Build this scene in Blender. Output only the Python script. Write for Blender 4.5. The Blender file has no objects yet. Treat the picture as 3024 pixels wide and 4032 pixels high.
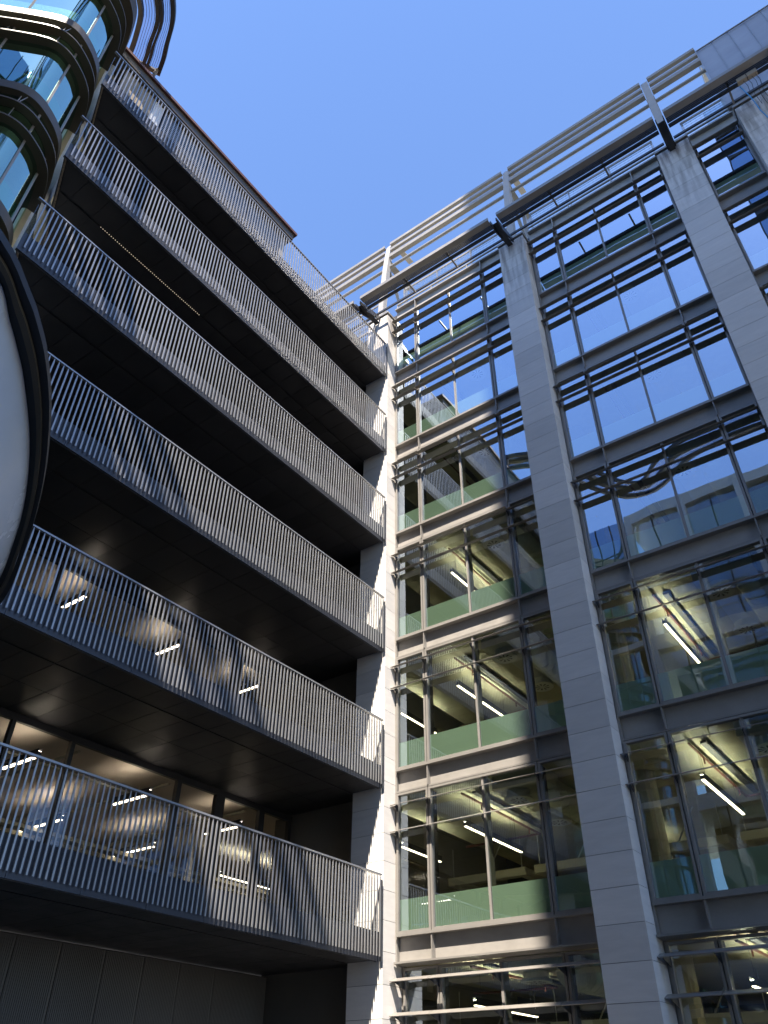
import bpy, math, random
from mathutils import Vector, Matrix
random.seed(7)
sc = bpy.context.scene
OZ = 1.6                      # the eye stands 1.6 m above the paving; heights below are measured from the eye

# ------------------------------------------------------------------ camera
cd = bpy.data.cameras.new("camera"); cam = bpy.data.objects.new("camera", cd); sc.collection.objects.link(cam)
cd.sensor_fit = 'VERTICAL'; cd.sensor_height = 36.0; cd.lens = 3050.76 / 4032 * 36.0
cd.clip_start = 0.05; cd.clip_end = 3000
R_ = Vector((0.80686, 0.590688, 0.0080627)); U_ = Vector((0.358391, -0.500309, 0.788192)); F_ = Vector((-0.46961, 0.633071, 0.615377))
m = Matrix.Identity(4)
for i in range(3): m[i][0] = R_[i]; m[i][1] = U_[i]; m[i][2] = -F_[i]
m.translation = Vector((0, 0, OZ)); cam.matrix_world = m
sc.camera = cam
# ------------------------------------------------------------------ sky and sun
w = bpy.data.worlds.new("World"); sc.world = w; w.use_nodes = True
nt = w.node_tree; nt.nodes.clear()
sky = nt.nodes.new('ShaderNodeTexSky'); sky.sky_type = 'NISHITA'; sky.sun_disc = False
sdir = Vector((0.26, -0.55, 1.0)).normalized()
sky.sun_elevation = math.asin(sdir.z); sky.sun_rotation = math.atan2(sdir.x, sdir.y)
sky.altitude = 50; sky.air_density = 1.0; sky.dust_density = 0.15; sky.ozone_density = 4.0
bg = nt.nodes.new('ShaderNodeBackground'); bg.inputs[1].default_value = 0.105
wo = nt.nodes.new('ShaderNodeOutputWorld')
wb = nt.nodes.new('ShaderNodeVectorMath'); wb.operation = 'MULTIPLY'; wb.inputs[1].default_value = (.95, 1.0, 1.12)   # phone white balance
nt.links.new(sky.outputs[0], wb.inputs[0]); nt.links.new(wb.outputs[0], bg.inputs[0]); nt.links.new(bg.outputs[0], wo.inputs[0])
sl = bpy.data.lights.new("sun", 'SUN'); sl.energy = 5.0; sl.angle = math.radians(0.53); sl.color = (1.0, 0.90, 0.77)
so = bpy.data.objects.new("sun", sl); sc.collection.objects.link(so); so.location = (20, -40, 90)
so.rotation_euler = sdir.to_track_quat('Z', 'Y').to_euler()
sc.view_settings.view_transform = 'Standard'; sc.view_settings.look = 'None'
sc.view_settings.exposure = 1.62; sc.view_settings.gamma = 1.0; sc.view_settings.use_curve_mapping = False
sc.cycles.use_denoising = True
sc.cycles.max_bounces = 10; sc.cycles.transparent_max_bounces = 16; sc.cycles.diffuse_bounces = 4; sc.cycles.glossy_bounces = 5
sc.cycles.sample_clamp_indirect = 6; sc.cycles.caustics_reflective = False; sc.cycles.caustics_refractive = False

# ------------------------------------------------------------------ mesh helpers
ORG = {}
class MB:
    def __init__(s): s.v = []; s.f = []
    def box(s, x0, x1, y0, y1, z0, z1):
        n = len(s.v)
        s.v += [(x0,y0,z0),(x1,y0,z0),(x1,y1,z0),(x0,y1,z0),(x0,y0,z1),(x1,y0,z1),(x1,y1,z1),(x0,y1,z1)]
        s.f += [(n,n+3,n+2,n+1),(n+4,n+5,n+6,n+7),(n,n+1,n+5,n+4),(n+1,n+2,n+6,n+5),(n+2,n+3,n+7,n+6),(n+3,n,n+4,n+7)]
        return s
    def hexa(s, p):            # eight corners, bottom loop then top loop
        n = len(s.v); s.v += [tuple(q) for q in p]
        s.f += [(n,n+3,n+2,n+1),(n+4,n+5,n+6,n+7),(n,n+1,n+5,n+4),(n+1,n+2,n+6,n+5),(n+2,n+3,n+7,n+6),(n+3,n,n+4,n+7)]
        return s
    def bar(s, a, b, r, n=8, up=None):   # round bar
        a = Vector(a); b = Vector(b); d = (b-a).normalized()
        t = Vector((0,0,1)) if abs(d.z) < .9 else Vector((1,0,0))
        e1 = d.cross(t).normalized(); e2 = d.cross(e1)
        k = len(s.v)
        for c in (a, b):
            for i in range(n):
                an = 2*math.pi*i/n; s.v.append(tuple(c + e1*math.cos(an)*r + e2*math.sin(an)*r))
        for i in range(n): j = (i+1) % n; s.f.append((k+i, k+j, k+n+j, k+n+i))
        s.f.append(tuple(range(k+n-1, k-1, -1))); s.f.append(tuple(range(k+n, k+2*n)))
        return s
    def beam(s, a, b, wy, wz, side=Vector((0,1,0))):   # rectangular bar from a to b
        a = Vector(a); b = Vector(b); d = (b-a).normalized(); sd = (side - d*side.dot(d)).normalized(); up = d.cross(sd)
        P = []
        for c in (a, b):
            P += [c - sd*wy/2 - up*wz/2, c + sd*wy/2 - up*wz/2, c + sd*wy/2 + up*wz/2, c - sd*wy/2 + up*wz/2]
        return s.hexa(P)
    def tube(s, pts, r, n=8):
        for a, b in zip(pts, pts[1:]): s.bar(a, b, r, n)
        return s
    def prof(s, yz, x0, x1):   # closed outline in Y,Z swept along X
        n = len(yz); k = len(s.v)
        s.v += [(x0, y, z) for y, z in yz] + [(x1, y, z) for y, z in yz]
        for i in range(n): j = (i+1) % n; s.f.append((k+i, k+j, k+n+j, k+n+i))
        s.f.append(tuple(range(k+n-1, k-1, -1))); s.f.append(tuple(range(k+n, k+2*n)))
        return s
    def prism(s, xy, z0, z1):
        n = len(xy); k = len(s.v)
        s.v += [(x, y, z0) for x, y in xy] + [(x, y, z1) for x, y in xy]
        for i in range(n): j = (i+1) % n; s.f.append((k+i, k+j, k+n+j, k+n+i))
        s.f.append(tuple(range(k+n-1, k-1, -1))); s.f.append(tuple(range(k+n, k+2*n)))
        return s
    def band(s, A, B, z0, z1, z0b=None, z1b=None):    # strip between two plan curves A (outer) and B (inner)
        z0b = z0 if z0b is None else z0b; z1b = z1 if z1b is None else z1b
        n = len(A); k = len(s.v)
        for i in range(n):
            s.v += [(A[i][0],A[i][1],z0),(A[i][0],A[i][1],z1),(B[i][0],B[i][1],z1b),(B[i][0],B[i][1],z0b)]
        for i in range(n-1):
            for j in range(4):
                j2 = (j+1) % 4; s.f.append((k+4*i+j, k+4*i+4+j, k+4*i+4+j2, k+4*i+j2))
        s.f.append((k, k+1, k+2, k+3)); e = k+4*(n-1); s.f.append((e+3, e+2, e+1, e))
        return s
    def disc(s, c, r, z0, z1, n=20):
        return s.prism([(c[0]+r*math.cos(2*math.pi*i/n), c[1]+r*math.sin(2*math.pi*i/n)) for i in range(n)], z0, z1)
    def mesh(s, name, off=(0,0,0)):
        me = bpy.data.meshes.new(name); me.from_pydata([(x-off[0], y-off[1], z-off[2]) for x, y, z in s.v], [], s.f)
        import bmesh
        bm = bmesh.new(); bm.from_mesh(me); bmesh.ops.recalc_face_normals(bm, faces=bm.faces); bm.to_mesh(me); bm.free()
        return me
LC = sc.collection.objects
def thing(name, label, cat, base, group=None, kind=None):
    o = bpy.data.objects.new(name, None); LC.link(o); o.empty_display_size = .2
    o.location = (base[0], base[1], base[2]+OZ); ORG[o.name] = base
    if label: o['label'] = label
    if cat: o['category'] = cat
    if group: o['group'] = group
    if kind: o['kind'] = kind
    return o
def part(name, mb, mat, parent, label=None, kind=None, smooth=False):
    org = ORG[parent.name]
    me = mb.mesh(name, org); me.materials.append(mat)
    if smooth: me.polygons.foreach_set('use_smooth', [True]*len(me.polygons))
    o = bpy.data.objects.new(name, me); LC.link(o); o.parent = parent; ORG[o.name] = org
    if label: o['label'] = label
    if kind: o['kind'] = kind
    return o
def inst(name, me, parent, pos, mat=None):
    org = ORG[parent.name]
    o = bpy.data.objects.new(name, me); LC.link(o); o.parent = parent
    o.location = (pos[0]-org[0], pos[1]-org[1], pos[2]-org[2]); ORG[o.name] = tuple(pos)
    return o
def single(name, mb, mat, label, cat, base, group=None, kind=None):
    me = mb.mesh(name, base); me.materials.append(mat)
    o = bpy.data.objects.new(name, me); LC.link(o); o.location = (base[0], base[1], base[2]+OZ); ORG[o.name] = base
    if label: o['label'] = label
    if cat: o['category'] = cat
    if group: o['group'] = group
    if kind: o['kind'] = kind
    return o

# ------------------------------------------------------------------ materials
def mat(name):
    m = bpy.data.materials.new(name); m.use_nodes = True; t = m.node_tree; b = t.nodes['Principled BSDF']
    return m, t, b
def surf(name, col, rough=.6, metal=0., var=.12, scale=3., stretch=(1,1,1), bump=0., bscale=40., rnd=0., spec=.5, coat=0.):
    m, t, b = mat(name)
    b.inputs['Roughness'].default_value = rough; b.inputs['Metallic'].default_value = metal
    b.inputs['Specular IOR Level'].default_value = spec; b.inputs['Coat Weight'].default_value = coat
    tc = t.nodes.new('ShaderNodeNewGeometry'); mp = t.nodes.new('ShaderNodeMapping'); mp.inputs['Scale'].default_value = stretch
    t.links.new(tc.outputs['Position'], mp.inputs[0])
    nz = t.nodes.new('ShaderNodeTexNoise'); nz.inputs['Scale'].default_value = scale; nz.inputs['Detail'].default_value = 6; nz.inputs['Roughness'].default_value = .6
    t.links.new(mp.outputs[0], nz.inputs['Vector'])
    mr = t.nodes.new('ShaderNodeMapRange'); mr.inputs[1].default_value = .25; mr.inputs[2].default_value = .75
    mr.inputs[3].default_value = 1-var; mr.inputs[4].default_value = 1+var
    t.links.new(nz.outputs[0], mr.inputs[0])
    val = mr.outputs[0]
    if rnd:
        oi = t.nodes.new('ShaderNodeObjectInfo'); m2 = t.nodes.new('ShaderNodeMapRange'); m2.inputs[3].default_value = 1-rnd; m2.inputs[4].default_value = 1+rnd
        t.links.new(oi.outputs['Random'], m2.inputs[0])
        mm = t.nodes.new('ShaderNodeMath'); mm.operation = 'MULTIPLY'; t.links.new(val, mm.inputs[0]); t.links.new(m2.outputs[0], mm.inputs[1]); val = mm.outputs[0]
    vm = t.nodes.new('ShaderNodeVectorMath'); vm.operation = 'SCALE'; vm.inputs[0].default_value = col
    t.links.new(val, vm.inputs['Scale']); t.links.new(vm.outputs[0], b.inputs['Base Color'])
    # roughness wear
    m3 = t.nodes.new('ShaderNodeMapRange'); m3.inputs[1].default_value = .3; m3.inputs[2].default_value = .7
    m3.inputs[3].default_value = max(0.02, rough*.85); m3.inputs[4].default_value = min(1, rough*1.15)
    t.links.new(nz.outputs[0], m3.inputs[0]); t.links.new(m3.outputs[0], b.inputs['Roughness'])
    if bump:
        n2 = t.nodes.new('ShaderNodeTexNoise'); n2.inputs['Scale'].default_value = bscale; n2.inputs['Detail'].default_value = 4
        t.links.new(tc.outputs['Position'], n2.inputs['Vector'])
        bp = t.nodes.new('ShaderNodeBump'); bp.inputs['Strength'].default_value = bump; bp.inputs['Distance'].default_value = .01
        t.links.new(n2.outputs[0], bp.inputs['Height']); t.links.new(bp.outputs[0], b.inputs['Normal'])
    return m
def glass(name, tint, r0, r1, powr=1.3, wav=.02, wscale=.55, gcol=(.93,.96,1.0)):
    m, t, b = mat(name); t.nodes.remove(b); out = t.nodes['Material Output']
    tr = t.nodes.new('ShaderNodeBsdfTransparent'); tr.inputs[0].default_value = (*tint, 1)
    gl = t.nodes.new('ShaderNodeBsdfGlossy'); gl.inputs['Roughness'].default_value = 0.0; gl.inputs[0].default_value = (*gcol, 1)
    lw = t.nodes.new('ShaderNodeLayerWeight'); lw.inputs[0].default_value = .5
    pw = t.nodes.new('ShaderNodeMath'); pw.operation = 'POWER'; pw.inputs[1].default_value = powr
    mr = t.nodes.new('ShaderNodeMapRange'); mr.inputs[3].default_value = r0; mr.inputs[4].default_value = r1
    t.links.new(lw.outputs['Facing'], pw.inputs[0]); t.links.new(pw.outputs[0], mr.inputs[0])
    mx = t.nodes.new('ShaderNodeMixShader'); t.links.new(mr.outputs[0], mx.inputs[0]); t.links.new(tr.outputs[0], mx.inputs[1]); t.links.new(gl.outputs[0], mx.inputs[2])
    g = t.nodes.new('ShaderNodeNewGeometry')
    oi = t.nodes.new('ShaderNodeObjectInfo'); ad = t.nodes.new('ShaderNodeVectorMath'); ad.operation = 'MULTIPLY_ADD'
    ad.inputs[1].default_value = (1, 1, 1); cmb = t.nodes.new('ShaderNodeCombineXYZ'); ml = t.nodes.new('ShaderNodeMath'); ml.operation = 'MULTIPLY'; ml.inputs[1].default_value = 37.
    t.links.new(oi.outputs['Random'], ml.inputs[0]); t.links.new(ml.outputs[0], cmb.inputs[0])
    t.links.new(g.outputs['Position'], ad.inputs[0]); t.links.new(cmb.outputs[0], ad.inputs[2])
    nz = t.nodes.new('ShaderNodeTexNoise'); nz.inputs['Scale'].default_value = wscale; nz.inputs['Detail'].default_value = 1.0
    t.links.new(ad.outputs[0], nz.inputs['Vector'])
    bp = t.nodes.new('ShaderNodeBump'); bp.inputs['Strength'].default_value = 1.0; bp.inputs['Distance'].default_value = wav
    t.links.new(nz.outputs[0], bp.inputs['Height']); t.links.new(bp.outputs[0], gl.inputs['Normal'])
    t.links.new(mx.outputs[0], out.inputs[0])
    return m
def emis(name, col, s):
    m, t, b = mat(name); b.inputs['Base Color'].default_value = (.8,.8,.8,1)
    b.inputs['Emission Color'].default_value = (*col, 1); b.inputs['Emission Strength'].default_value = s
    return m
def stone_mat():
    m, t, b = mat('pale limestone'); b.inputs['Roughness'].default_value = .75
    g = t.nodes.new('ShaderNodeNewGeometry'); oi = t.nodes.new('ShaderNodeObjectInfo')
    # bedding veins, slightly slanted per block
    add = t.nodes.new('ShaderNodeVectorMath'); add.operation = 'ADD'; cx = t.nodes.new('ShaderNodeCombineXYZ'); mu = t.nodes.new('ShaderNodeMath'); mu.operation = 'MULTIPLY'; mu.inputs[1].default_value = 23
    t.links.new(oi.outputs['Random'], mu.inputs[0]); t.links.new(mu.outputs[0], cx.inputs[0]); t.links.new(mu.outputs[0], cx.inputs[2])
    t.links.new(g.outputs['Position'], add.inputs[0]); t.links.new(cx.outputs[0], add.inputs[1])
    mp = t.nodes.new('ShaderNodeMapping'); mp.inputs['Rotation'].default_value = (0, .35, 0); mp.inputs['Scale'].default_value = (.7, .7, 4.5)
    t.links.new(add.outputs[0], mp.inputs[0])
    n1 = t.nodes.new('ShaderNodeTexNoise'); n1.inputs['Scale'].default_value = 1.6; n1.inputs['Detail'].default_value = 7; n1.inputs['Roughness'].default_value = .62; n1.inputs['Distortion'].default_value = .6
    t.links.new(mp.outputs[0], n1.inputs['Vector'])
    r1 = t.nodes.new('ShaderNodeMapRange'); r1.inputs[1].default_value = .3; r1.inputs[2].default_value = .7; r1.inputs[3].default_value = .93; r1.inputs[4].default_value = 1.05
    t.links.new(n1.outputs[0], r1.inputs[0])
    r2 = t.nodes.new('ShaderNodeMapRange'); r2.inputs[3].default_value = .89; r2.inputs[4].default_value = 1.07; t.links.new(oi.outputs['Random'], r2.inputs[0])
    m1 = t.nodes.new('ShaderNodeMath'); m1.operation = 'MULTIPLY'; t.links.new(r1.outputs[0], m1.inputs[0]); t.links.new(r2.outputs[0], m1.inputs[1])
    # rain stains running down from the tops of the piers
    mp2 = t.nodes.new('ShaderNodeMapping'); mp2.inputs['Scale'].default_value = (3.2, 3.2, .35); t.links.new(g.outputs['Position'], mp2.inputs[0])
    n2 = t.nodes.new('ShaderNodeTexNoise'); n2.inputs['Scale'].default_value = 2.0; n2.inputs['Detail'].default_value = 5; t.links.new(mp2.outputs[0], n2.inputs['Vector'])
    sx = t.nodes.new('ShaderNodeSeparateXYZ'); t.links.new(g.outputs['Position'], sx.inputs[0])
    hz = t.nodes.new('ShaderNodeMapRange'); hz.inputs[1].default_value = 23.6; hz.inputs[2].default_value = 27.8; hz.inputs[3].default_value = 0; hz.inputs[4].default_value = 1; t.links.new(sx.outputs[2], hz.inputs[0])
    s1 = t.nodes.new('ShaderNodeMapRange'); s1.inputs[1].default_value = .42; s1.inputs[2].default_value = .62; t.links.new(n2.outputs[0], s1.inputs[0])
    sm = t.nodes.new('ShaderNodeMath'); sm.operation = 'MULTIPLY'; t.links.new(hz.outputs[0], sm.inputs[0]); t.links.new(s1.outputs[0], sm.inputs[1])
    c1 = t.nodes.new('ShaderNodeVectorMath'); c1.operation = 'SCALE'; c1.inputs[0].default_value = (.74, .71, .67); t.links.new(m1.outputs[0], c1.inputs['Scale'])
    mix = t.nodes.new('ShaderNodeMix'); mix.data_type = 'RGBA'; t.links.new(sm.outputs[0], mix.inputs[0]); t.links.new(c1.outputs[0], mix.inputs[6]); mix.inputs[7].default_value = (.27,.235,.20,1)
    t.links.new(mix.outputs[2], b.inputs['Base Color'])
    n3 = t.nodes.new('ShaderNodeTexNoise'); n3.inputs['Scale'].default_value = 60; n3.inputs['Detail'].default_value = 3; t.links.new(g.outputs['Position'], n3.inputs['Vector'])
    bp = t.nodes.new('ShaderNodeBump'); bp.inputs['Strength'].default_value = .15; bp.inputs['Distance'].default_value = .004; t.links.new(n3.outputs[0], bp.inputs['Height']); t.links.new(bp.outputs[0], b.inputs['Normal'])
    return m
STONE = stone_mat()
FRAME = surf('bronze grey anodised frame', (.26,.245,.225), .42, .15, .08, 2.)
DARKM = surf('black painted metal', (.018,.018,.02), .45, 0, .2, 3.)
SPAN = surf('grey metal spandrel sheet', (.32,.30,.275), .5, .1, .14, 1.7, (1,1,1.6), 0, 40, .05)
BLADE = surf('grey aluminium blade', (.28,.26,.235), .38, .2, .08, 4.)
CONC = surf('board marked concrete soffit', (.54,.51,.36), .85, 0, .25, .9, (1,1,1), .3, 12)
INTW = surf('grey office wall', (.42,.40,.33), .9, 0, .1, .5)
INTD = surf('dark office core', (.08,.08,.075), .9, 0, .1, .5)
DUCTM = surf('galvanised duct', (.62,.63,.56), .35, .35, .1, 2.)
REDP = surf('red oxide sprinkler pipe', (.16,.05,.03), .5)
WHITEM = surf('white powder coat', (.72,.72,.7), .5, 0, .05)
def frost_mat():
    m, t, b = mat('frosted glass band'); t.nodes.remove(b); out = t.nodes['Material Output']
    d = t.nodes.new('ShaderNodeBsdfDiffuse'); d.inputs[0].default_value = (.70,.90,.82,1)
    tl = t.nodes.new('ShaderNodeBsdfTranslucent'); tl.inputs[0].default_value = (.80,.86,.72,1)
    g = t.nodes.new('ShaderNodeNewGeometry'); nz = t.nodes.new('ShaderNodeTexNoise'); nz.inputs['Scale'].default_value = .9; nz.inputs['Detail'].default_value = 4
    t.links.new(g.outputs['Position'], nz.inputs['Vector'])
    mr = t.nodes.new('ShaderNodeMapRange'); mr.inputs[3].default_value = .22; mr.inputs[4].default_value = .42; t.links.new(nz.outputs[0], mr.inputs[0])
    mx = t.nodes.new('ShaderNodeMixShader'); t.links.new(mr.outputs[0], mx.inputs[0])
    t.links.new(d.outputs[0], mx.inputs[1]); t.links.new(tl.outputs[0], mx.inputs[2]); t.links.new(mx.outputs[0], out.inputs[0])
    return m
FROST = frost_mat()
GREENB = surf('green fritted band', (.20,.36,.24), .5, 0, .08, 1.)
GLASS = glass('coated office glass', (.86,.95,.82), .23, 1.66, 1.6, .007, .55, (.74,.86,1.0))
GLASSB = glass('clear lobby glass', (.82,.86,.80), .06, .8, 2.2, .006)
GLASSP = glass('curved green glass', (.55,.80,.62), .16, 1.3, 1.4, .006, .8, (.56,.82,.76))
SOFF = surf('black satin soffit panel', (.036,.036,.039), .42, .0, .15, 2., rnd=.12, spec=.35)
FASC = surf('dark slate fascia sheet', (.05,.054,.066), .45, .2, .1, 1.5)
BARM = surf('silver grey baluster', (.36,.36,.365), .34, .45, .08, 5., rnd=.08)
BWALL = surf('charcoal ribbed cladding', (.12,.115,.105), .5, .0, .12, 1.)
BRNZ = surf('dark bronze metal band', (.085,.068,.045), .42, .0, .12, 1.2)
BEIGE = surf('warm cast panel', (.30,.25,.19), .7, 0, .1, 1., rnd=.06)
RUST = surf('red brown roof fascia', (.09,.035,.028), .6)
CEIL = surf('warm plaster ceiling', (.58,.50,.43), .8, 0, .06, .5)
ZINC = surf('grey zinc standing seam sheet', (.30,.315,.34), .42, .5, .16, .9, (1,1,2.2), rnd=.05)
BLUE = surf('blue rubber hose', (.03,.28,.55), .4)
WIRE = surf('steel mesh wire', (.30,.31,.33), .4, .6)
PAVE = surf('granite paving', (.24,.23,.215), .8, 0, .15, 2.)
PALE = surf('pale bowed panel', (.56,.61,.69), .25, .0, .10, .6)
TOWG = glass('blue tower glass', (.05,.07,.10), .62, .98, 1.0, .05, .25, (.65,.80,1.0))
TUBE = emis('lit tube', (1.0,.82,.62), 3.5)
UPFILL = emis('added ceiling fill glow', (1.0,.95,.78), 24.)  # glow added on top of the strip lights to brighten the ceilings
TUBE2 = emis('lit warm tube', (1.0,.80,.60), 4.)
UPFILL2 = emis('added warm ceiling fill glow', (1.0,.84,.70), 14.)  # warmer added glow, lifts the ceilings of the rooms behind the balconies

# ------------------------------------------------------------------ ground
single('ground', MB().box(-400, 400, -400, 400, -1.9, -1.6), PAVE, None, None, (0,0,-1.6), kind='structure')

# =================================================================== right-hand office building
H = 3.9
OB = thing('office_building', 'stone and glass office building with tall piers and sun louvres on the right', 'building', (-3, 16.68, -1.6))
YF = 16.68
piers = [(-12.45, .51), (-6.23, .51), (-.03, .54), (3.6, 1.53)]
PY0, PY1 = 16.22, 17.0
stone_z = [-1.43 + .65*i for i in range(-1, 43)]
for pi_, (pc, hw) in enumerate(piers):
    core = MB().box(pc-hw+.02, pc+hw-.02, PY0+.02, PY1-.02, -1.6, 26.13)
    pr = part('pier', core, DARKM, OB)
    half = [(pc-hw, pc+hw)] if hw < 1 else [(pc-hw, pc-.006), (pc+.006, pc+hw)]
    for (a, b_) in half:
        me = MB().box(a-pc, b_-pc, 0, PY1-PY0, .005, .645).mesh('stone'); me.materials.append(STONE)
        met = MB().box(a-pc, b_-pc, 0, PY1-PY0, .005, .30).mesh('stone'); met.materials.append(STONE)
        for z in stone_z:
            if z < -1.65 or z > 25.9: continue
            inst('stone', me if z < 25.5 else met, pr, (pc, PY0, z-.13+.0*random.random()))
    part('cap', MB().box(pc-hw-.03, pc+hw+.03, PY0-.04, PY1, 26.14, 26.24), FRAME, pr)

bays = [  # left edge, mullions, right edge
    (-11.94, (-10.90, -9.33, -7.80), -6.74),
    (-5.72, (-4.67, -3.12, -1.57), -.57),
    (.51, (), 2.07)]
def window(x0, x1, mid, s, rec=0., top=3.25):
    """one glazed unit: frame, panes, slim middle mullion, frosted band"""
    z0, z1 = s-.02, s+top
    y0 = YF+rec; fw = .055
    f = MB()
    f.box(x0, x1, y0, y0+.12, z0, z0+fw).box(x0, x1, y0, y0+.12, z1-fw, z1)
    f.box(x0, x0+fw, y0+.001, y0+.119, z0+fw, z1-fw).box(x1-fw, x1, y0+.001, y0+.119, z0+fw, z1-fw)
    f.box(x0+fw, x1-fw, y0+.05, y0+.12, z0+fw, z0+fw+.02)
    wn = part('window', f, FRAME, OB)
    cuts = [x0+fw] + ([mid] if mid else []) + [x1-fw]
    for a, b_ in zip(cuts, cuts[1:]):
        n = MB(); k = .0
        n.v = [(a, y0+.07, z0+fw), (b_, y0+.07, z0+fw), (b_, y0+.07, z1-fw), (a, y0+.07, z1-fw)]; n.f = [(0,1,2,3)]
        part('pane', n, GLASS, wn)
    if mid:
        part('mullion', MB().box(mid-.03, mid+.03, y0+.035, y0+.062, z0+fw, z1-fw).box(mid-.035, mid+.035, y0+.08, y0+.30, z0+fw, z1-fw), DARKM if False else FRAME, wn)
    return wn
for bi, (bl, ms, br) in enumerate(bays):
    for k in range(-1, 6):
        s = 3.40 + H*k - 0.0
        rec = .26 if k == -1 else 0.
        edges = [bl+.06] + [q for q in (ms[0], ms[2])] + [br-.05] if ms else [bl+.06, br-.06]
        units = []
        for i, (a, b_) in enumerate(zip(edges, edges[1:])):
            aa = a + (.012 if i else 0); bb = b_ - (.012 if i < len(edges)-2 else 0)
            mid = ms[1] if (ms and i == 1) else None
            ztop = 3.25 if k >= 0 else 3.22
            wn = window(aa, bb, mid, s, rec, ztop)
            if k >= 0:
                part('frosted_band', MB().box(aa+.056, bb-.056, YF+rec+.085, YF+rec+.095, s+.06, s+.73), FROST, wn)
        # dark mullion backs inside, read through the glass
        for q in [e_ for e_ in edges[1:-1]]:
            part('mullion', MB().box(q-.03, q+.03, YF+rec+.121, YF+rec+.36, s, s+3.2), DARKM, OB)
        # jamb trims
        part('jamb', MB().box(bl+.001, bl+.05, YF+.04+rec, YF+.2+rec, s-.6, s+3.299), FRAME, OB)
        part('jamb', MB().box(br-.04, br-.001, YF+.04+rec, YF+.2+rec, s-.6, s+3.299), FRAME, OB)
        # sill ledge, spandrel, lip, fins
        if k >= 0:
            part('sill', MB().box(bl+.055, br-.045, YF-.03, YF+.15, s-.075, s-.022), FRAME, OB)
        zs1 = s+H-.077
        part('spandrel', MB().box(bl+.053, br-.043, YF+.13, YF+.2, s+3.30, zs1), SPAN, OB)
        part('lip', MB().box(bl+.054, br-.044, YF+.03, YF+.129, s+3.275, s+3.315), FRAME, OB)
        if k == -1:
            part('hood', MB().prof([(YF-.06, s+3.27), (YF+.26, s+3.24), (YF+.26, s+3.262), (YF-.06, s+3.31)], bl+.02, br-.02), FRAME, OB)
        for q in edges[1:-1]:
            part('fin_plate', MB().box(q-.014, q+.014, YF-.01, YF+.129, s+3.316, zs1-.002), FRAME, OB)
        # sunshade blades, two per storey, in one length per unit
        for dz in (2.93, 2.27):
            for i, (a, b_) in enumerate(zip(edges, edges[1:])):
                x0 = a - (.05 if i == 0 else -.008); x1 = b_ - .008 + (.02 if i == len(edges)-2 else 0)
                zz = s+dz
                part('sunshade_blade', MB().prof([(YF-.20, zz-.030), (YF-.015, zz+.045), (YF-.02, zz+.062), (YF-.20, zz-.006), (YF-.215, zz-.018)], x0, x1), BLADE, OB)
            for q in edges[1:-1] + ([ms[1]] if ms else []) + [edges[0]+.03, edges[-1]-.03]:
                br_ = MB().prof([(YF-.13, s+dz-.03), (YF+rec+.0, s+dz-.14), (YF+rec+.0, s+dz+.03), (YF-.03, s+dz+.03)], q-.008, q+.008)
                part('blade_bracket', br_, DARKM, OB)
    # top parapet band over the last spandrel
    s = 3.40+H*6
    part('coping', MB().box(bl+.05, br-.04, YF-.02, YF+.35, s-.076, s+.0), FRAME, OB)
# inside: floor slabs with concrete soffits, core wall, columns
for k in range(-1, 7):
    s = 3.40+H*k
    part('floor_slab', MB().box(-12.9, 5.0, YF+.42, 30, s-.52, s-.10), CONC, OB)
    part('slab_edge', MB().box(-12.9, 5.0, YF+.21, YF+.41, s-.50, s-.09), DARKM, OB)
part('core_wall', MB().box(-15.9, 5.0, 30, 30.2, -1.6, 26.2), INTD, OB)
part('end_wall', MB().box(-16.1, -15.9, YF+.4, 30, -1.6, 26.2).box(5.0, 5.2, YF+.4, 30, -1.6, 26.2), INTW, OB)
part('roof', MB().box(-16.1, 5.2, YF+.42, 30.2, 26.25, 26.5), DARKM, OB)
part('return_wall', MB().box(-16.2, -12.97, 16.75, 17.0, -1.6, 22.7), BWALL, OB)
for x in (-6.2, -.03):
    for k in range(-1, 6): part('column', MB().disc((x, 19.2), .3, 3.3+H*k, 6.77+H*k, 16), INTW, OB, smooth=False)

# roof screen: curved posts, long rails, gantry gutter
def postpath(dx=0):
    return [(16.34,26.24),(16.42,27.4),(16.52,28.7),(16.64,30.0),(16.80,31.3),(16.96,32.25),(17.2,32.75),(17.7,33.05),(18.6,33.2)]
for pc in (-12.45, -6.23, -.03):
    P = postpath(); mb = MB()
    for (a, b_) in zip(P, P[1:]):
        mb.hexa([(pc-.13,a[0],a[1]),(pc+.13,a[0],a[1]),(pc+.13,a[0]+.24,a[1]+.0),(pc-.13,a[0]+.24,a[1]),
                 (pc-.13,b_[0],b_[1]),(pc+.13,b_[0],b_[1]),(pc+.13,b_[0]+.24,b_[1]-.02),(pc-.13,b_[0]+.24,b_[1]-.02)])
    ps = part('roof_post', mb, SPAN, OB)
    part('prop', MB().beam((pc,16.9,30.6),(pc+.0,18.3,28.0),.12,.12,Vector((1,0,0))).beam((pc,18.3,26.5),(pc,18.3,30.9),.14,.14,Vector((1,0,0))).beam((pc,16.9,30.9),(pc,18.9,31.0),.3,.05,Vector((1,0,0))), FRAME, ps)
segs = [(-22, -12.60), (-12.30, -6.38), (-6.08, -.18), (.12, 1.98)]
for (x0, x1) in segs:
    for (y, zt, zb_, dy) in ((16.90, 32.28, 32.12, .075), (16.90, 31.82, 31.67, .065), (16.88, 31.29, 31.08, .10)):
        part('screen_rail', MB().box(x0, x1, y-dy, y+dy, zb_, zb_+.03).box(x0, x1, y-dy, y-dy+.02, zb_+.03, zt), FRAME, OB)
    part('screen_rail', MB().bar((x0, 16.9, 30.44), (x1, 16.9, 30.44), .075, 10), FRAME, OB)
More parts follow.
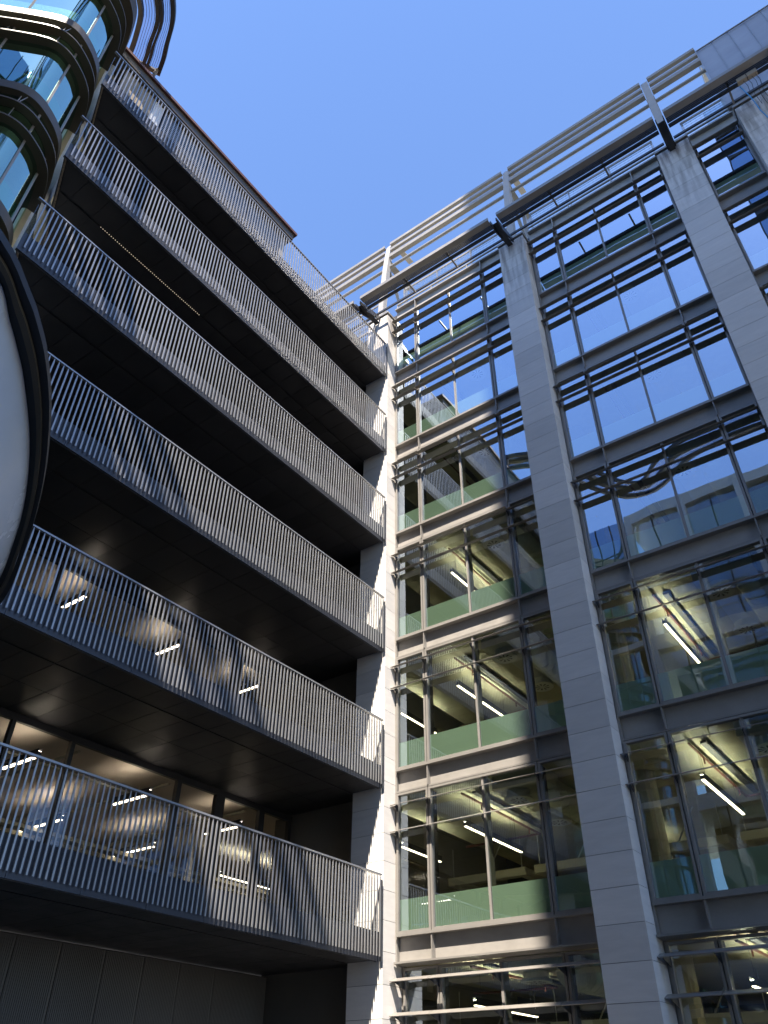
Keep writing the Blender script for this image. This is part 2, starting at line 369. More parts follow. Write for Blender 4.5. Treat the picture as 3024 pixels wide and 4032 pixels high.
for (x0, x1) in ((-22, -12.62), (-12.28, -6.40), (-6.06, -.20), (.14, 6.0)):
    g = MB()
    g.box(x0, x1, 14.78, 14.84, 25.78, 25.94).box(x0, x1, 14.84, 15.02, 25.78, 25.81)
    gt = part('gantry_beam', g, FRAME, OB)
    for i in range(4):
        part('slat', MB().box(x0, x1, 15.04+i*.055, 15.075+i*.055, 25.80, 25.85), DARKM, gt)
    part('rail', MB().box(x0, x1, 15.27, 15.36, 25.70, 25.82), DARKM, gt)
    n = int((x1-x0)/2.07)
    for i in range(1, n+1):
        x = x0 + (x1-x0)*i/(n+1)
        part('hanger', MB().box(x-.03, x+.03, 14.84, 15.9, 25.822, 25.87), FRAME, gt)
    part('second_rail', MB().box(x0, x1, 15.9, 15.96, 25.94, 26.04), DARKM, gt)
for pc in (-12.45, -6.23, -.03, 3.6):
    part('outrigger', MB().prof([(14.86,25.60),(15.3,25.58),(16.5,26.06),(16.5,26.26),(14.86,25.76)], pc-.14, pc-.10).prof([(14.86,25.60),(15.3,25.58),(16.5,26.06),(16.5,26.26),(14.86,25.76)], pc+.10, pc+.14).box(pc-.099, pc+.099, 15.05, 16.2, 25.78, 25.80), DARKM, OB)
# rooftop guard rail and mesh screens behind it
for (bl, ms, br) in [(-18.5, (), -12.96)] + bays + [(2.07, (), 5.0)]:
    r = MB().box(bl, br, 16.86, 16.92, 27.30, 27.36).box(bl, br, 16.86, 16.92, 26.62, 26.72)
    n = max(1, round((br-bl)/1.56))
    for i in range(n+1):
        x = bl+.03 + (br-bl-.06)*i/n; r.box(x-.02, x+.02, 16.87, 16.91, 26.40, 27.30)
    part('guard_rail', r, FRAME, OB)
    g = MB()
    for i in range(14): z = 26.8 + i*.16; g.box(bl, br, 17.36, 17.372, z, z+.012)
    nx = max(2, int((br-bl)/.16))
    for i in range(nx+1): x = bl + (br-bl)*i/nx; g.box(x-.005, x+.005, 17.374, 17.384, 26.8, 28.95)
    part('mesh_screen', g, WIRE, OB, kind='stuff')
    pf = MB()
    for i in range(n+1): x = bl+.05 + (br-bl-.1)*i/n; pf.box(x-.03, x+.03, 17.39, 17.45, 26.5, 29.0)
    pf.box(bl, br, 17.39, 17.45, 28.96, 29.03); part('screen_frame', pf, FRAME, OB)
    gp = MB(); gp.v = [(bl,17.0,26.5),(br,17.0,26.5),(br,17.0,28.1),(bl,17.0,28.1)]; gp.f = [(0,1,2,3)]
    part('glass_guard', gp, glass('roof guard glass', (.86,.9,.88), .08, .7, 2.0, .002) if 'RG' not in globals() else RG, OB)
# vaulted zinc roof on the right
ZP = [(16.72,27.2),(16.78,29.0),(16.86,30.6),(16.94,31.9),(17.02,32.3),(17.3,32.75),(17.9,33.1),(19,33.4)]
for i in range(9):
    x0 = 2.02 + .59*i; x1 = x0+.575
    mb = MB()
    mb.prof(ZP + [(y+.06, z-.05) for y, z in reversed(ZP)], x0, x1)
    rp = part('roof_sheet', mb, ZINC, OB)
    part('seam', MB().prof([(y-.03, z+.01) for y, z in ZP] + [(y+.02, z-.02) for y, z in reversed(ZP)], x1-.002, x1+.013), ZINC, rp)
part('verge', MB().prof([(y-.05, z+.02) for y, z in ZP] + [(y+.5, z-.3) for y, z in reversed(ZP)], 1.98, 2.015), ZINC, OB)
part('roof_edge_trim', MB().box(2.02, 7.4, 16.90, 16.95, 32.06, 32.10), ZINC, OB)
# junction box with blue hose hanging from the gantry
jb = thing('junction_box', 'small pale cable box under the gantry at top right, trailing wires', 'cable box', (2.6, 15.15, 25.4))
part('box', MB().box(2.34, 2.62, 15.05, 15.2, 25.44, 25.62).box(2.64, 2.93, 15.05, 15.2, 25.44, 25.62), BEIGE, jb)
wr = MB()
for i, (x, l) in enumerate(((2.5,1.1),(2.62,.8),(2.75,1.3),(2.86,.9))):
    pts = [(x, 15.12, 25.45), (x+.05, 15.2, 25.2), (x+.02, 15.5, 25.45-l*.5), (x+.12, 15.9, 25.5-l*.6), (x+.2, 16.1, 26.0-l*.4)]
    wr.tube(pts, .007, 5)
part('wire', wr, DARKM, jb)
single('hose', MB().tube([(2.36,15.2,25.40),(2.40,15.22,25.1),(2.45,15.21,24.66),(2.475,15.2,24.2),(2.49,15.2,23.68),(2.56,15.2,23.1),(2.7,15.2,22.2)], .016, 8), BLUE,
       'bright blue hose hanging down beside the far right stone pier', 'hose', (2.4,15.2,24))

# =================================================================== inside fixtures of the office
def pendant(x, ya, yb, z, label, parent_dir='Y', grp='pendant strip lights in the offices'):
    xm = (x, (ya+yb)/2) if parent_dir == 'Y' else ((ya+yb)/2, x)
    t = thing('strip_light', label, 'ceiling light', (xm[0], xm[1], z), grp)
    if parent_dir == 'Y':
        part('housing', MB().box(x-.045, x+.045, ya, yb, z+.012, z+.10).box(x-.045, x-.035, ya, yb, z+.101, z+.16).box(x+.035, x+.045, ya, yb, z+.101, z+.16), DARKM, t)
        part('tube', MB().box(x-.03, x+.03, ya+.02, yb-.02, z-.01, z+.01), TUBE, t)
        part('added_fill_glow', MB().box(x-.03, x+.03, ya+.02, yb-.02, z+.102, z+.11), UPFILL, t)  # added upward glow as ceiling fill, not part of the fitting
        part('wire', MB().bar((x, ya+.3, z+.13), (x, ya+.3, z+.9), .004, 5).bar((x, yb-.3, z+.13), (x, yb-.3, z+.9), .004, 5), DARKM, t)
    else:
        part('housing', MB().box(ya, yb, x-.045, x+.045, z+.012, z+.10).box(ya, yb, x-.045, x-.035, z+.101, z+.16).box(ya, yb, x+.035, x+.045, z+.101, z+.16), DARKM, t)
        part('tube', MB().box(ya+.02, yb-.02, x-.035, x+.035, z-.01, z+.01), TUBE2, t)
        part('added_fill_glow', MB().box(ya+.02, yb-.02, x-.03, x+.03, z+.102, z+.11), UPFILL2, t)  # same added upward fill for the balcony rooms
    return t
flo = ['lowest', 'first', 'second', 'third', 'fourth', 'fifth', 'sixth']
names = {-1: 'lowest storey in view', 0: 'second storey from the bottom', 1: 'third storey from the bottom', 2: 'fourth storey from the bottom', 3: 'third storey from the top', 4: 'second storey from the top'}
for bi, (x, bn) in enumerate(((-10.55, 'the sunlit left bay'), (-4.45, 'the shaded middle bay'))):
    for k in range(-1, 5):
        s = 3.40+H*k
        if k <= 1 or (k == 2 and bi == 0): pendant(x, 17.85, 20.9, s+2.5, 'strip light in %s, %s' % (bn, names[k]))
        elif bi == 1 and k in (2, 3):
            pendant(-5.87, 23.4, 24.7, s+2.5, 'left short strip light deep in %s, %s' % (bn, names[k]))
            pendant(-1.97, 23.4, 24.7, s+2.5, 'right short strip light deep in %s, %s' % (bn, names[k]))
        if k == 0: pendant(x+2.7, 23.4, 24.8, s+2.5, 'short strip light deep in %s, %s' % (bn, names[k]))
        if bi == 0 and k in (0, 1): pendant(-13.0, 18.5, 20.5, s+2.5, 'strip light behind the narrow left pane, %s' % names[k])
for bi, (dx, bn) in enumerate(((0, 'the sunlit left bay'), (5.95, 'the shaded middle bay'))):
    for k in range(-1, 5):
        s = 3.40+H*k; zc = s+3.38
        d = thing('ventilation_duct', 'fat round duct in %s, %s' % (bn, names[k]), 'duct', (-8.2+dx, 17.2, zc-.4), 'ventilation ducts in the offices')
        mb = MB(); mb.bar((-8.2+dx, 18.0, zc-.36), (-8.2+dx, 27, zc-.36), .33, 20)
        part('pipe', mb, DUCTM, d, smooth=True)
        rg = MB()
        for i in range(30): rg.bar((-8.2+dx, 18.3+i*.3, zc-.36), (-8.2+dx, 18.32+i*.3, zc-.36), .342, 20)
        part('rib', rg, DUCTM, d, kind='stuff')
        part('plenum', MB().box(-9.35+dx, -7.95+dx, 17.25, 18.1, zc-.34, zc-.02).box(-9.2+dx,-8.5+dx,18.1,20.6,zc-.2,zc-.04), DUCTM, d)
        for (cx, cy) in ((-8.9+dx, 17.75), (-8.9+dx, 20.0)):
            ds = part('diffuser', MB().disc((cx, cy), .34, zc-.55, zc-.50, 24).disc((cx, cy), .28, zc-.50, zc-.34, 24), WHITEM, d)
            vb = MB()
            for j in range(9):
                a = j*2*math.pi/9; vb.v += [(cx+.04*math.cos(a), cy+.04*math.sin(a), zc-.553), (cx+.21*math.cos(a-.12), cy+.21*math.sin(a-.12), zc-.553), (cx+.21*math.cos(a+.18), cy+.21*math.sin(a+.18), zc-.553)]; vb.f.append((j*3, j*3+1, j*3+2))
            part('vane', vb, DARKM, ds)
        pp = thing('sprinkler_pipe', 'thin red pipe in %s, %s' % (bn, names[k]), 'pipe', (-10.4+dx, 17.6, zc-.1), 'sprinkler pipes in the offices')
        part('pipe', MB().tube([(-10.45+dx,17.6,zc-.14),(-10.45+dx,22.0,zc-.14),(-13.0+dx if bi==0 else -7.6+dx,22.0,zc-.14)], .032, 6), REDP, pp)
        part('head', MB().bar((-10.45+dx,18.6,zc-.3),(-10.45+dx,18.6,zc-.14),.02,6).bar((-10.45+dx,21.3,zc-.3),(-10.45+dx,21.3,zc-.14),.02,6), REDP, pp)
        part('tray', MB().box(-10.25+dx,-10.12+dx,17.8,21.9,zc-.12,zc-.06), DARKM, pp)
        if k <= 0 or (bi == 1 and k <= 1):
            for j, (xx, yy) in enumerate(((-12.6, 22.4), (-9.6, 22.4))):
                rt = thing('ceiling_raft', '%s ceiling raft in %s, %s' % (('left', 'right')[j], bn, names[k]), 'ceiling raft', (xx+dx, yy, zc-1.0), 'ceiling rafts in the offices')
                part('frame', MB().box(xx+dx-1.35, xx+dx+1.35, yy, yy+.25, s+2.3, s+2.52).box(xx+dx-1.35, xx+dx+1.35, yy+1.6, yy+1.85, s+2.3, s+2.52).box(xx+dx-1.35, xx+dx-1.1, yy+.251, yy+1.599, s+2.3, s+2.52).box(xx+dx+1.1, xx+dx+1.35, yy+.251, yy+1.599, s+2.3, s+2.52), WHITEM, rt)
                part('hanger', MB().bar((xx+dx-1.2,yy+.1,s+2.5),(xx+dx-1.2,yy+.1,zc),.012,5).bar((xx+dx+1.2,yy+.1,s+2.5),(xx+dx+1.2,yy+.1,zc),.012,5).bar((xx+dx,yy+.1,s+2.5),(xx+dx+.6,yy+.1,zc),.02,5), WHITEM, rt)

# =================================================================== left-hand building with balconies
LB = thing('balcony_building', 'dark building with six stacked balcony decks filling the left half', 'building', (-14, 10, -1.6))
XB = -11.94; XW = -15.55
YL0 = 3.0
def endY(x): return 3.0 + (-11.9 - x) * (.407/.913)
def zb(k): return 2.755 + H*k
for k in range(0, 6):
    z = zb(k)
    yw = endY(XW)
    sl = MB().prism([(XB-.10, YL0+.02), (XB-.10, 16.14), (-12.955, 16.14), (-12.955, 16.70), (XW-.75, 16.70), (XW-.75, yw+.2)], z+.07, z+.44)
    sb = part('balcony_deck', sl, DARKM, LB)
    # soffit panels, two rows with a continuous dark slot between
    n = 20; pw = .65
    for i in range(-3, n+1):
        y1 = 16.12 - i*pw; y0 = y1-pw+.012
        if i < 0: continue
        for (xa, xb) in ((-12.86, XB-.13), (-14.15, -12.93), (XW-.02, -14.165)):
            lo = min(y1, y0)
            e0 = endY(xb) + .06; e1 = endY(xa) + .06
            if y1 <= e0: continue
            if y0 >= e1:
                b4 = [(xa, y0), (xb, y0), (xb, y1), (xa, y1)]
            else:
                pts = [(xb, max(y0, e0)), (xb, y1)]
                xa2 = xa
                if y1 < e1: xa2 = -11.9 - (y1-.06-3.0)/(.407/.913)
                pts.append((xa2, y1))
                if y0 > endY(xa2)+.06: pts.append((xa2, y0))
                elif y1 > endY(xa2)+.061: pts.append((xa2, endY(xa2)+.06))
                if y0 > e0: pts.append((-11.9-(y0-.06-3.0)/(.407/.913), y0))
                b4 = pts
            part('soffit_panel', MB().prism(b4, z+.045+.002*((i*7) % 3)*.3, z+.062), SOFF, sb)
    # edge angle of the soffit and end trim with bright beads
    part('edge_angle', MB().box(XB-.125, XB-.105, YL0, 16.12, z+.01, z+.069), FASC, sb)
    et = MB(); L = math.hypot(3.65, endY(XW)-3.0)
    for i in range(26):
        a = i/26.; b_ = a+.030
        xa, xb = XB-.12-3.4*a, XB-.12-3.4*b_
        et.hexa([(xa, endY(xa)-.02, z+.0), (xb, endY(xb)-.02, z+.0), (xb, endY(xb)+.02, z+.0), (xa, endY(xa)+.02, z+.0),
                 (xa, endY(xa)-.02, z+.10), (xb, endY(xb)-.02, z+.10), (xb, endY(xb)+.02, z+.10), (xa, endY(xa)+.02, z+.10)])
    part('end_trim', et, BEIGE, sb)
# balustrades: each level its own railing
lv = ['lowest', 'second lowest', 'third lowest', 'third from the top', 'second from the top', 'topmost']
bb = [(-.021,0,0),(.021,0,0)]
def baluster_mesh():
    m = MB()   # flat bar, thin front, tapering away to the handrail
    w0 = .0168; d0 = .009
    m.hexa([(-d0,-w0,0.11),(d0,-w0,0.11),(d0,w0,0.11),(-d0,w0,0.11),(-d0,-w0,1.70),(d0,-w0,1.70),(d0,w0,1.70),(-d0,w0,1.70)])
    m.hexa([(-d0,-w0,1.701),(d0,-w0,1.701),(d0,w0,1.701),(-d0,w0,1.701),(-d0,-.006,1.815),(-d0+.012,-.006,1.815),(-d0+.012,.006,1.815),(-d0,.006,1.815)])
    return m
BM_ = baluster_mesh().mesh('baluster'); BM_.materials.append(BARM)
for k in range(6):
    z = zb(k)
    rl = thing('balcony_railing', '%s balcony railing of closely spaced grey vertical bars' % lv[k], 'railing', (XB, 9.5, z), 'railings along the stacked balconies')
    n = 117
    for i in range(n):
        y = 16.10 - i*.112
        inst('baluster', BM_, rl, (XB+.0, y, z))
    part('handrail', MB().box(XB-.055, XB+.01, YL0-.08, 16.16, z+1.825, z+1.862), BARM, rl)
    # fascia upstand in sheets, with a lip the bars' feet throw their shadows on
    y = 16.14; i = 0
    while y > YL0+.05:
        y2 = max(YL0, y-1.344)
        part('fascia_sheet', MB().box(XB-.10, XB-.06, y2+.004, y-.004, z+.02, z+.62), FASC, rl)
        y = y2; i += 1
    part('end_post', MB().box(XB-.055, XB+.03, 16.15, 16.165, z+.02, z+1.70), FASC, rl)
    part('glass_end', MB().hexa([(XB-.06,YL0-.01,z+.02),(XB-.06,YL0+.0,z+.02),(XB-1.0,endY(XB-1.0)+.0,z+.02),(XB-1.0,endY(XB-1.0)-.01,z+.02),(XB-.06,YL0-.01,z+1.7),(XB-.06,YL0+.0,z+1.7),(XB-1.0,endY(XB-1.0)+.0,z+1.7),(XB-1.0,endY(XB-1.0)-.01,z+1.7)]), GLASSB, rl)

# back wall: glazed on the two lower levels, dark cladding above
G = [3.3, 4.9, 6.40, 7.93, 9.41, 12.53, 13.93, 15.48, 16.62]
GW = [.1, .1, .1, .09, .10, .13, .30, .2, .1]
for k in range(0, 6):
    z0 = zb(k)+.44; z1 = zb(k+1)+.04
    if k <= 1:
        wf = MB().box(XW-.06, XW+.04, endY(XW), 16.7, z1-.16, z1-.01)
        for y, wd in zip(G, GW): wf.box(XW-.08, XW+.05, y-wd/2, y+wd/2, z0, z1-.161)
        wn = part('window', wf, DARKM, LB)
        for (ya, wa), (yb, wb_) in zip(zip(G, GW), list(zip(G, GW))[1:]):
            if ya < 4: continue
            g = MB(); g.v = [(XW, ya+wa/2, z0), (XW, yb-wb_/2, z0), (XW, yb-wb_/2, z1-.16), (XW, ya+wa/2, z1-.16)]; g.f = [(0,1,2,3)]
            part('pane', g, GLASSB, wn)
        # the room behind
        part('ceiling', MB().box(-26, XW-.12, 2, 24, z1+.02, z1+.08), CEIL, LB)
        part('room_wall', MB().box(-26.2, -26, 2, 24, z0-.3, z1).box(-26, XW-.12, 24, 24.2, z0-.3, z1).box(-26, XW-.12, 1.8, 2, z0-.3, z1), CEIL, LB)
        part('room_floor', MB().box(-26, XW-.12, 2, 24, z0-.3, z0-.1), INTW, LB)
        cp = MB()
        for yy in (7.2, 9.9, 12.6, 15.3): cp.bar((-25.5, yy, z1-.12), (-16.0, yy, z1-.12), .035, 6)
        cp.bar((-17.2, 3, z1-.2), (-17.2, 22, z1-.2), .03, 6)
        part('conduit', cp, INTW, LB)
        for j in range(3):
            part('cable_tray', MB().box(-24, -18.2, 8.0+3*j, 8.3+3*j, z1-.75, z1-.66).box(-20.1-j*.7, -19.8-j*.7, 4, 22, z1-.9, z1-.8), INTW, LB)
    else:
        y = 16.7; i = 0
        while y > endY(XW)+.1:
            y2 = max(endY(XW), y-1.5)
            part('wall_panel', MB().box(XW-.06, XW, y2+.006, y-.006, z0, z1), SOFF, LB)
            y = y2
# ground level wall of ribbed charcoal panels
jts = [3.3, 4.35, 5.4, 6.45, 7.5, 8.55, 9.55, 10.6, 11.7, 12.75, 13.8, 14.9, 16.7]
for a, b_ in zip(jts, jts[1:]):
    pn = part('wall_panel', MB().box(-16.02, -15.96, a+.01, b_-.01, -1.6, 2.77), BWALL, LB)
    rb = MB(); q = a+.03
    while q < b_-.04: rb.box(-15.96, -15.948, q, q+.02, -1.6, 2.765); q += .045
    part('rib', rb, BWALL, pn, kind='stuff')
part('backing', MB().box(-16.3, -16.05, 3, 16.9, -1.6, 2.8), DARKM, LB)
# glowing dots stand in for sun glints along the slot, second deck from top
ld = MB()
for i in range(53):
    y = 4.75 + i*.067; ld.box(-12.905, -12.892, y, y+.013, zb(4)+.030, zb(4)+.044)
part('sun_glint', ld, emis('painted sun glints', (1.0,.85,.6), .35), LB, kind='stuff')
# stone end column seen past the left ends of the decks
ec = part('end_column', MB().hexa([(-13.25,3.42,-1.6),(-13.75,3.64,-1.6),(-13.85,3.50,-1.6),(-13.35,3.26,-1.6),(-13.25,3.42,26),(-13.75,3.64,26),(-13.85,3.50,26),(-13.35,3.26,26)]), STONE, LB)
# rooftop plant enclosure behind the topmost railing
z0, z1 = zb(5)+.44, 26.35
XP = -13.2
ys = [3.75, 4.35, 4.95, 5.3]
for a, b_ in zip(ys, ys[1:]): part('wall_panel', MB().box(XP-.08, XP, a+.008, b_-.008, z0, z1), BEIGE if b_ < 5.1 else WHITEM, LB)
ylv = [5.35, 7.35, 9.35, 11.05]
for a, b_ in zip(ylv, ylv[1:]):
    lf = part('louvre', MB().box(XP-.06, XP, a+.01, a+.06, z0, z1).box(XP-.06, XP, b_-.06, b_-.01, z0, z1).box(XP-.12, XP-.11, a, b_, z0, z1), DARKM, LB)
    zz = z0+.1
    while zz < z1-.05:
        part('slat', MB().hexa([(XP-.07,a+.06,zz+.045),(XP-.005,a+.06,zz),(XP-.005,b_-.06,zz),(XP-.07,b_-.06,zz+.045),(XP-.07,a+.06,zz+.055),(XP-.0,a+.06,zz+.03),(XP-.0,b_-.06,zz+.03),(XP-.07,b_-.06,zz+.055)]), BARM, lf); zz += .105
part('wall_panel', MB().box(XP-.08, XP, 11.06, 11.30, z0, z1), SPAN, LB)
part('plant_room', MB().box(-15.4, XP-.13, 3.9, 11.28, z0, z1), DARKM, LB)
part('eaves', MB().box(-15.6, -12.98, 3.3, 11.48, z1+.01, z1+.36), BRNZ, LB)
part('roof_fascia', MB().box(-15.6, -12.90, 3.2, 11.60, z1+.37, z1+.50), RUST, LB)

# =================================================================== round glass bays on the left
PB = thing('rounded_glass_building', 'rounded glass building with stacked bronze sun rings at the top left corner', 'building', (-13, .5, -1.6))
raw = [(-17.5,-4.6),(-15.2,-2.3),(-13.6,-.75),(-12.55,.30),(-12.1,.74),(-11.66,1.2),(-11.46,1.48),(-11.38,1.76),(-11.40,2.02),(-11.51,2.34),(-11.65,2.59),(-11.84,2.80),(-12.12,2.97),(-12.55,3.15),(-13.0,3.30)]
def cr(P, n=5):
    out = []
    for i in range(len(P)-1):
        p0 = P[max(0,i-1)]; p1 = P[i]; p2 = P[i+1]; p3 = P[min(len(P)-1,i+2)]
        for j in range(n):
            t = j/n; out.append(tuple(.5*((2*p1[c])+(-p0[c]+p2[c])*t+(2*p0[c]-5*p1[c]+4*p2[c]-p3[c])*t*t+(-p0[c]+3*p1[c]-3*p2[c]+p3[c])*t**3) for c in (0,1)))
    out.append(P[-1]); return out
PC = cr(raw)
def offs(P, d):      # shift inwards (to the left of travel is outwards for this path)
    out = []
    for i in range(len(P)):
        a = P[max(0,i-1)]; b_ = P[min(len(P)-1,i+1)]; tx, ty = b_[0]-a[0], b_[1]-a[1]; l = math.hypot(tx,ty)
        out.append((P[i][0]-ty/l*d, P[i][1]+tx/l*d))
    return out
P_sp, P_gl, P_in = offs(PC,.08), offs(PC,.24), offs(PC,.42)
for j in range(-1, 7):
    s = 3.40+H*j          # sill height
    last = j == 6
    part('bronze_band', MB().band(P_sp, offs(PC,.30), s-.62, s-.30), BRNZ, PB, smooth=False)
    part('floor_plate', MB().prism(offs(PC,.31) + [(-16,6),(-22,0)], s-.5, s-.1), CONC, PB)
    if j <= 5:
        for dz, wd in ((2.72, .27), (2.05, .34)):
            part('sun_ring', MB().band(offs(PC,0), offs(PC,wd), s+dz-.03, s+dz+.02, s+dz+.03, s+dz+.05), BRNZ, PB)
        gm = MB(); n = len(P_gl)
        # glazing in separate curved panes
        cuts = [0, 8, 18, 42, 58, n-1]
        for a, b_ in zip(cuts, cuts[1:]):
            g = MB(); q = P_gl[a:b_+1]
            g.v = [(x, y, s-.30) for x, y in q] + [(x, y, s+3.28) for x, y in q]
            L = len(q); g.f = [(i, i+1, L+i+1, L+i) for i in range(L-1)]
            part('pane', g, GLASSP, PB, smooth=True)
            x, y = P_gl[a]; part('mullion', MB().box(x-.025, x+.025, y-.025, y+.025, s-.29, s+3.28), FRAME, PB)
        part('frosted_band', MB().band(offs(PC,.25), offs(PC,.26), s-.27, s+.50), GREENB, PB)
        vb = MB()
        for i in (17, 30):
            x, y = offs(PC,.12)[i]; x2, y2 = offs(PC,.2)[i]
            vb.bar((x, y, s+2.73), (x2, y2, s+3.3), .012, 5).bar((x, y, s+2.73), (x2+.1, y2+.1, s+3.3), .012, 5).bar((x, y, s+2.06), (x2, y2, s+2.72), .012, 5)
        part('ring_strut', vb, BARM, PB)
        part('column', MB().disc((-12.6, 1.9), .25, s-.1, s+3.4, 16).disc((-15.0, -.6), .25, s-.1, s+3.4, 16), INTW, PB)
part('core', MB().prism([(-14.6,2.9),(-13.7,1.6),(-17.6,-3.6),(-19,-1.5)], -1.6, 26.2), INTD, PB)
part('roof_band', MB().band(offs(PC,-.10), offs(PC,.5), 26.15, 26.75), BRNZ, PB)
# curved louvred canopy on the roof; it reaches out past the picture's top edge
cn = thing('rooftop_canopy', 'curved glass canopy with dark bronze ribs standing above the top balcony', 'canopy', (-12.5, 3.8, 26.8))
Z28 = 28.0
RR = [(-13.25,4.77),(-12.75,4.56),(-12.32,4.32),(-11.64,3.97),(-11.14,3.53),(-10.7,2.9),(-10.3,2.0),(-9.9,.9),(-9.3,-.3),(-8.5,-1.3),(-7.9,-1.35),(-6.9,-.35),(-5.8,.25),(-4,.6),(0,.7)]
MM = [(-13.54,4.31),(-13.15,4.17),(-12.78,3.99),(-12.04,3.68),(-11.55,3.22),(-11.15,2.6),(-10.8,1.8),(-10.4,.7),(-9.9,-.5),(-9.0,-1.7),(-7.9,-2.0),(-6.6,-1.2),(-5.6,-.5),(-4,-.2),(0,-.1)]
LL = [(-13.74,3.69),(-13.4,3.58),(-13.05,3.44),(-12.42,3.12),(-12.12,2.81),(-11.75,2.3),(-11.4,1.5),(-11.0,.4),(-10.5,-.8),(-9.5,-2.4),(-7.7,-2.8),(-6.2,-1.9),(-5.3,-1.2),(-4,-.9),(0,-.8)]
R3, M3, L3 = cr(RR,3), cr(MM,3), cr(LL,3)
def toward(P, Q, w):
    o = []
    for p, q in zip(P, Q):
        l = math.hypot(q[0]-p[0], q[1]-p[1]); o.append((p[0]+(q[0]-p[0])*w/l, p[1]+(q[1]-p[1])*w/l))
    return o
part('rib', MB().band(R3, toward(R3, M3, .15), Z28, Z28+.22), DARKM, cn)
part('rib', MB().band(toward(M3, R3, .11), toward(M3, R3, .01), Z28-.02, Z28+.22), DARKM, cn)
part('rib', MB().band(toward(M3, L3, .01), toward(M3, L3, .13), Z28-.02, Z28+.22), DARKM, cn)
part('rib', MB().band(toward(L3, M3, .15), L3, Z28, Z28+.22), DARKM, cn)
for A, B in ((R3, M3), (M3, L3)):
    g = MB(); n = len(A)
    g.v = [(x, y, Z28+.15) for x, y in A] + [(x, y, Z28+.15) for x, y in B]; g.f = [(i, i+1, n+i+1, n+i) for i in range(n-1)]
    part('pane', g, glass('canopy glass', (.80,.82,.90), .05, .5, 2., .004) if A is R3 else bpy.data.materials['canopy glass'], cn)
    ln = MB()
    for f in [i/8 for i in range(1, 8)]:
        q = [(a[0]+(b_[0]-a[0])*f, a[1]+(b_[1]-a[1])*f) for a, b_ in zip(A, B)]
        ln.band(q, toward(q, B, .012), Z28+.10, Z28+.125)
    part('slat', ln, BRNZ, cn, kind='stuff')
part('end_bar', MB().beam((-13.25,4.77,Z28+.06), (-13.74,3.69,Z28+.06), .10, .14, Vector((0,0,1))), BRNZ, cn)
part('post', MB().beam((-13.25,4.5,26.6),(-13.2,4.6,28.0),.1,.1,Vector((1,0,0))).beam((-13.45,3.9,26.6),(-13.5,3.9,28.0),.1,.1,Vector((1,0,0))), BRNZ, cn)

# big rounded bay low on the left
cp = thing('rounded_bay', 'large bowed bay with thick black rim and pale panel at the left edge', 'bay', (-7.5, .5, 4))
rim = cr([(-3.9,-2.0),(-3.9,-.8),(-3.98,.2),(-4.16,.91),(-4.45,1.34),(-4.63,1.55),(-4.91,1.82),(-5.45,2.23),(-6.30,2.75),(-7.34,3.27),(-8.60,3.80),(-9.7,4.0),(-10.6,3.5),(-10.9,2.2),(-10.9,0),(-10.9,-2.0)], 4)
inn0 = cr([(-4.25,-2.0),(-4.25,-.8),(-4.28,.4),(-4.41,1.07),(-4.72,1.40),(-4.9,1.58),(-5.2,1.85),(-5.83,2.33),(-6.6,2.8),(-7.42,3.2),(-8.5,3.62),(-9.55,3.7),(-10.3,3.25),(-10.6,2.1),(-10.6,0),(-10.6,-2.0)], 4)
def mixp(a, b_, f): return [(p[0]+(q[0]-p[0])*f, p[1]+(q[1]-p[1])*f) for p, q in zip(a, b_)]
cen = (-7.6, 0.0); inn = [(p[0]+(cen[0]-p[0])*.012, p[1]+(cen[1]-p[1])*.012) for p in inn0]
part('rim', MB().band(rim, mixp(rim, inn, .35), 4.98, 5.06), DARKM, cp)
part('inner_rim', MB().band(mixp(rim, inn, .36), mixp(rim, inn, .62), 4.95, 5.04), BRNZ, cp)
part('inner_rim', MB().band(mixp(rim, inn, .63), mixp(rim, inn, 1.0), 4.98, 5.05), DARKM, cp)
hull = MB(); prof = [(0.0, 4.97), (.05, 4.6), (.12, 4.2), (.22, 3.8), (.36, 3.45), (.55, 3.2), (.8, 3.08)]
n = len(inn)
for f, z in prof: hull.v += [(p[0]+(cen[0]-p[0])*f, p[1]+(cen[1]-p[1])*f, z) for p in inn]
for i in range(len(prof)-1):
    for j in range(n-1): hull.f.append((i*n+j, i*n+j+1, (i+1)*n+j+1, (i+1)*n+j))
part('bowed_panel', hull, PALE, cp, smooth=True)
part('top', MB().prism(mixp(rim, inn, .5), 5.061, 5.10), DARKM, cp)

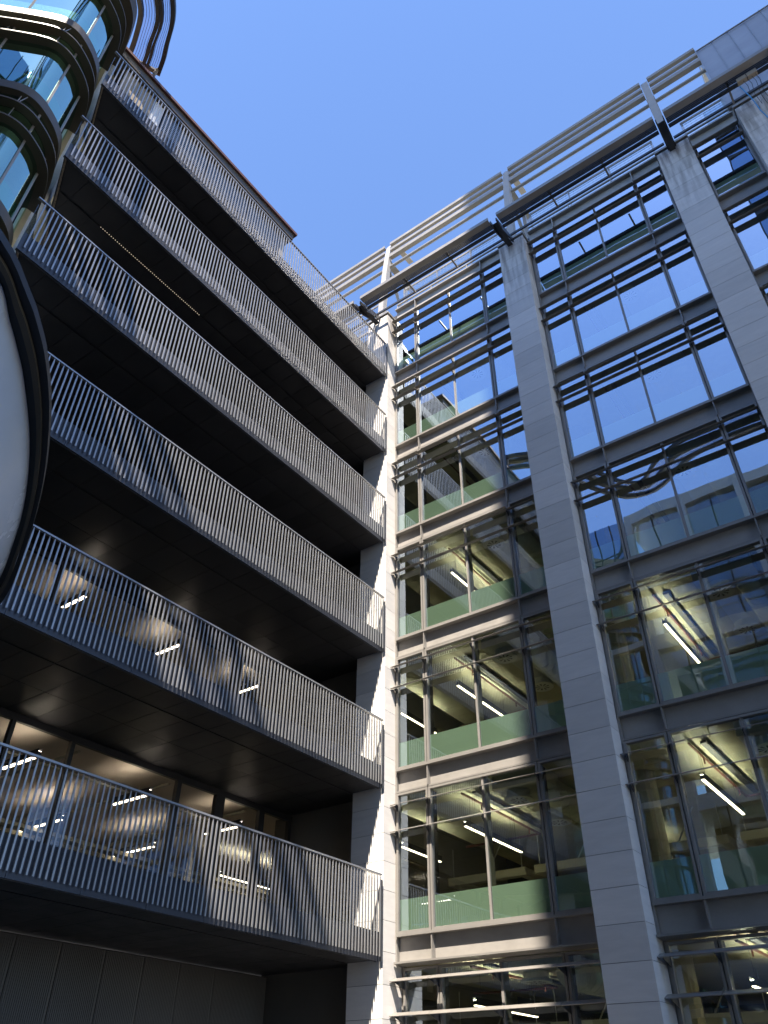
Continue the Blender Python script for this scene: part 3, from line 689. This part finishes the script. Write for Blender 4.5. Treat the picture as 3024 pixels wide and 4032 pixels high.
# =================================================================== strip lights behind the balconies
for k in (0, 1):
    zz = zb(k)+3.15
    wh = ('lowest balcony', 'second lowest balcony')[k]
    for j, y in enumerate((8.57, 11.55, 14.57)):
        pendant(y, -16.65, -15.2+(-.1 if k == 0 else -.05), zz, '%s lit strip light nearest the glass behind the %s' % (('left', 'middle', 'right')[j], wh), 'X', 'strip lights behind the balconies')
        if k == 0: pendant(y+.02, -20.55, -18.7, zz, '%s lit strip light further back behind the %s' % (('left', 'middle', 'right')[j], wh), 'X', 'strip lights behind the balconies')
    if k == 0: pendant(-19.55, 17.95, 20.8, zz, 'lit strip light running away behind the right end of the lowest balcony', 'Y', 'strip lights behind the balconies')

# =================================================================== buildings behind the viewer, seen only as reflections in the glass
OP = thing('opposite_building', 'banded glass building mirrored in the middle bay windows of the right facade', 'building', (-3, -4, -1.6))
for j in range(-1, 7):
    s = 3.4+H*j
    part('band', MB().box(-9.8, 2.6, -12, -2.2, s-.7, s), SPAN if j % 2 else WHITEM, OP)
    if j < 6:
        g = MB(); g.v = [(-9.8,-2.45,s),(2.6,-2.45,s),(2.6,-2.45,s+3.2),(-9.8,-2.45,s+3.2)]; g.f = [(0,1,2,3)]
        part('pane', g, GLASS, OP)
        mu = MB()
        for i in range(9): x = -9.7+i*1.53; mu.box(x-.03, x+.03, -2.44, -2.36, s, s+3.2)
        part('mullion', mu, DARKM, OP)
part('core', MB().box(-9.7, 2.5, -11.8, -5.5, -1.6, 26.4), BWALL, OP)
for x in (-9.6, -6.6, -3.6, -.6, 2.4): part('column', MB().box(x-.2, x+.2, -2.6, -2.15, -1.6, 26.6), WHITEM, OP)
for j in range(-1, 6):
    s = 3.4+H*j
    part('band', MB().box(-14.5, -9.85, -12, -2.2, s-.3, s), WHITEM, OP)
    part('curtain_glass', MB().box(-14.5, -9.85, -2.5, -2.45, s, s+3.6), TOWG, OP)
    mu = MB()
    for i in range(7): x = -14.4+i*.74; mu.box(x-.02, x+.02, -2.44, -2.39, s, s+3.6)
    mu.box(-14.4, -9.9, -2.44, -2.40, s+1.8, s+1.84); part('mullion', mu, DARKM, OP)
TW = thing('glass_tower', 'tall blue glass tower mirrored in the narrow top right window', 'tower', (12, -15, -1.6))
part('body', MB().prism([(3.1,-7.1),(26,-7.1),(34,-30),(15,-30)], -1.6, 84), TOWG, TW)
mu = MB()
for i in range(16): x = 3.1+i*1.5; mu.box(x-.05, x+.05, -7.1, -7.02, -1.6, 84)
for j in range(22): mu.box(3.12, 26, -7.09, -7.0, 2+j*3.8, 2.35+j*3.8)
part('mullion', mu, DARKM, TW)
